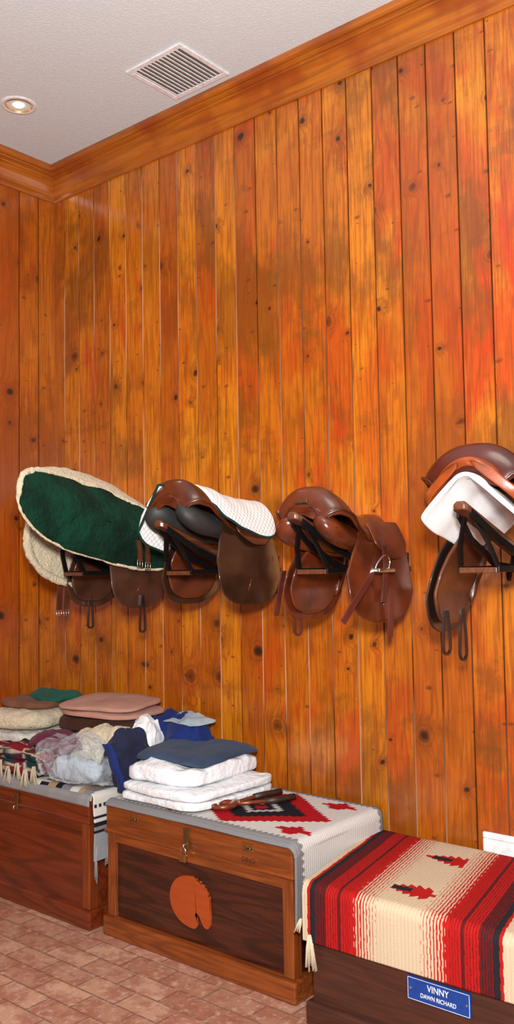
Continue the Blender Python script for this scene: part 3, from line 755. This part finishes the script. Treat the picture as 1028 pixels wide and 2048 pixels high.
slab('crumpled_cloth','crumpled white cloth between cream fleece and royal blue cloth','cloth',(-2.925,2.74,ZA),(.17,.20,.215),M['wpad'],.2,1,(.8,.7),.032,10,crz=.9)
mb=MB(); V,F=slab_geo(.21,.08,.165,.75,.8,.0,9,3,N=130,K=52)
V2=[]
for p in V:
    q=Vector((p[0]*.8,p[1],p[2])); k=1-abs(noise.noise(q*11+Vector((3,1,0))))*2.4; k2=1-abs(noise.noise(q*24))*2.4; r=noise.noise_vector(q*8)
    am=.020*k+.009*k2; nn=Vector((p[0]/.04,p[1]/.0064,(p[2]-.08)/.006)).normalized()
    V2.append((p[0]+nn.x*am+r[0]*.025,p[1]+nn.y*am+r[1]*.018,max(0,p[2]*(1+.4*r[2])+nn.z*am*(p[2]>.03))))
bg=mb.add(V2,F).build('plastic_bag',M['bag'],None,(-3.055,2.462,ZA+.008),False)
tag(bg,'crumpled clear bluish plastic bag at front of the corner trunk','bag')
slab('folded_cloth','pale blue folded cloth inside the clear plastic bag','cloth',(-3.05,2.462,ZA+.012),(.28,.09,.09),M['pale'],.1,1,(.7,.7),.018,9)
nbk=slab('navy_blanket','navy blue bunched blanket with bright blue binding beside white quilts','blanket',(-2.86,2.575,ZA-.002),(.18,.24,.185),M['navy'],-.1,1,(.8,.75),.034,8,crz=1.0)
MB().ribbon([(.02+.075*math.sin(a*PI*.5)+.008*math.sin(a*9),-.125+.02*a,.195-.18*a) for a in [i/12 for i in range(13)]],(1,.35,.1),.04,.010).build('binding',M['royal'],nbk,smooth=True)
slab('crumpled_cloth','royal blue cloth bunched against the plank wall','cloth',(-2.80,2.84,.539),(.34,.17,.235),M['royal'],-.1,1,(.75,.6),.034,9,crz=1.0)
slab('folded_pad','pale blue folded pad on top of the royal blue cloth','saddle pad',(-2.785,2.85,.779),(.29,.16,.025),M['pale'],-.15,1,(.6,.6),.014,8,sag=.02)
slab('folded_quilt','larger white puffy quilt folded at bottom of the white pair','quilt',(-2.555,2.675,.533),(.43,.49,.070),M['wq'],-.05,2,(.36,.26),.013,6,group='folded white quilts',crz=.4,jit=.010)
slab('folded_quilt','smaller white puffy quilt folded on top of the larger one','quilt',(-2.59,2.685,.602),(.37,.46,.070),M['wq'],.04,1,(.42,.32),.020,6,group='folded white quilts',crz=.8)
slab('folded_pad','slate blue soft pad draped on top of the white quilts','saddle pad',(-2.60,2.72,.692),(.39,.42,.020),M['denim'],.1,1,(.5,.42),.012,6,drape=.026,crz=.6)
# nippers
t=thing('hoof_nippers','rusty red hoof nippers lying on the diamond patterned blanket','tool',(-2.30,2.64,.532),rz=math.radians(72)); t.scale=(1.2,1.2,1.2)
for s in (-1,1):
    h=MB().tube([(-.02,s*.006,.012),(.03,s*.020,.012),(.09,s*.038,.012),(.16,s*.040,.012)],.007,8).build('handle',M['rust'],t,smooth=True)
    MB().tube([(.075,s*.034,.012),(.12,s*.041,.012),(.185,s*.040,.012)],.011,8).build('grip',M['dgrip'],h,smooth=True)
    MB().tube([(-.015,-s*.004,.012),(-.045,-s*.026,.013),(-.075,-s*.024,.013),(-.098,-s*.004,.013)],lambda k:.011-.004*k,8).build('jaw',M['rust'],t,smooth=True)
MB().lathe([(0,.024),(.010,.024),(.015,.020),(.015,.002),(0,.002)],16,(-.017,0,0)).build('pivot',M['steel'],t,smooth=True)

# ------------------------------------------------------------------ camera
yaw=math.radians(39.7); pit=math.atan(107/1790); rol=math.atan(.016)
F=Vector((-math.sin(yaw)*math.cos(pit),math.cos(yaw)*math.cos(pit),math.sin(pit)))
R0=Vector((math.cos(yaw),math.sin(yaw),0)); U0=R0.cross(F)
R=R0*math.cos(rol)-U0*math.sin(rol); U=U0*math.cos(rol)+R0*math.sin(rol)
cd=bpy.data.cameras.new('camera'); cam=bpy.data.objects.new('camera',cd); COL.objects.link(cam)
m=Matrix((R,U,-F)).transposed().to_4x4(); m.translation=Vector((0,0,CAMZ)); cam.matrix_world=m
cd.sensor_fit='AUTO'; cd.sensor_width=36; cd.lens=1790/2048*36; cd.clip_start=.05
SC.camera=cam
# ------------------------------------------------------------------ light
def area(name,loc,target,size,power,color):
    l=bpy.data.lights.new(name,'AREA'); l.shape='DISK'; l.size=size; l.energy=power; l.color=color
    o=bpy.data.objects.new(name,l); COL.objects.link(o); o.location=loc
    o.rotation_euler=(Vector(target)-Vector(loc)).to_track_quat('-Z','Y').to_euler(); return o
area('camera_flash',(.12,-.12,1.78),(-2.1,3.0,1.5),.22,152,(1,.97,.93))
area('ceiling_fill',(-.5,.2,1.9),(-1.9,1.9,3.59),.3,54,(1,.98,.97))  # added fill lamp, aimed up to brighten the ceiling and soften the room
area('room_light',(-.9,.9,3.5),(-1.2,1.4,0),1.2,22,(1,.88,.70))
pl=bpy.data.lights.new('can_light','SPOT'); pl.energy=8; pl.spot_size=math.radians(100); pl.spot_blend=.8; pl.color=(1,.8,.55); pl.shadow_soft_size=.03
po=bpy.data.objects.new('can_light',pl); COL.objects.link(po); po.location=(-3.41,2.42,3.56)
w=bpy.data.worlds.new('world'); SC.world=w; w.use_nodes=True
w.node_tree.nodes['Background'].inputs[0].default_value=(1,.98,.97,1); w.node_tree.nodes['Background'].inputs[1].default_value=.23
SC.view_settings.view_transform='Standard'
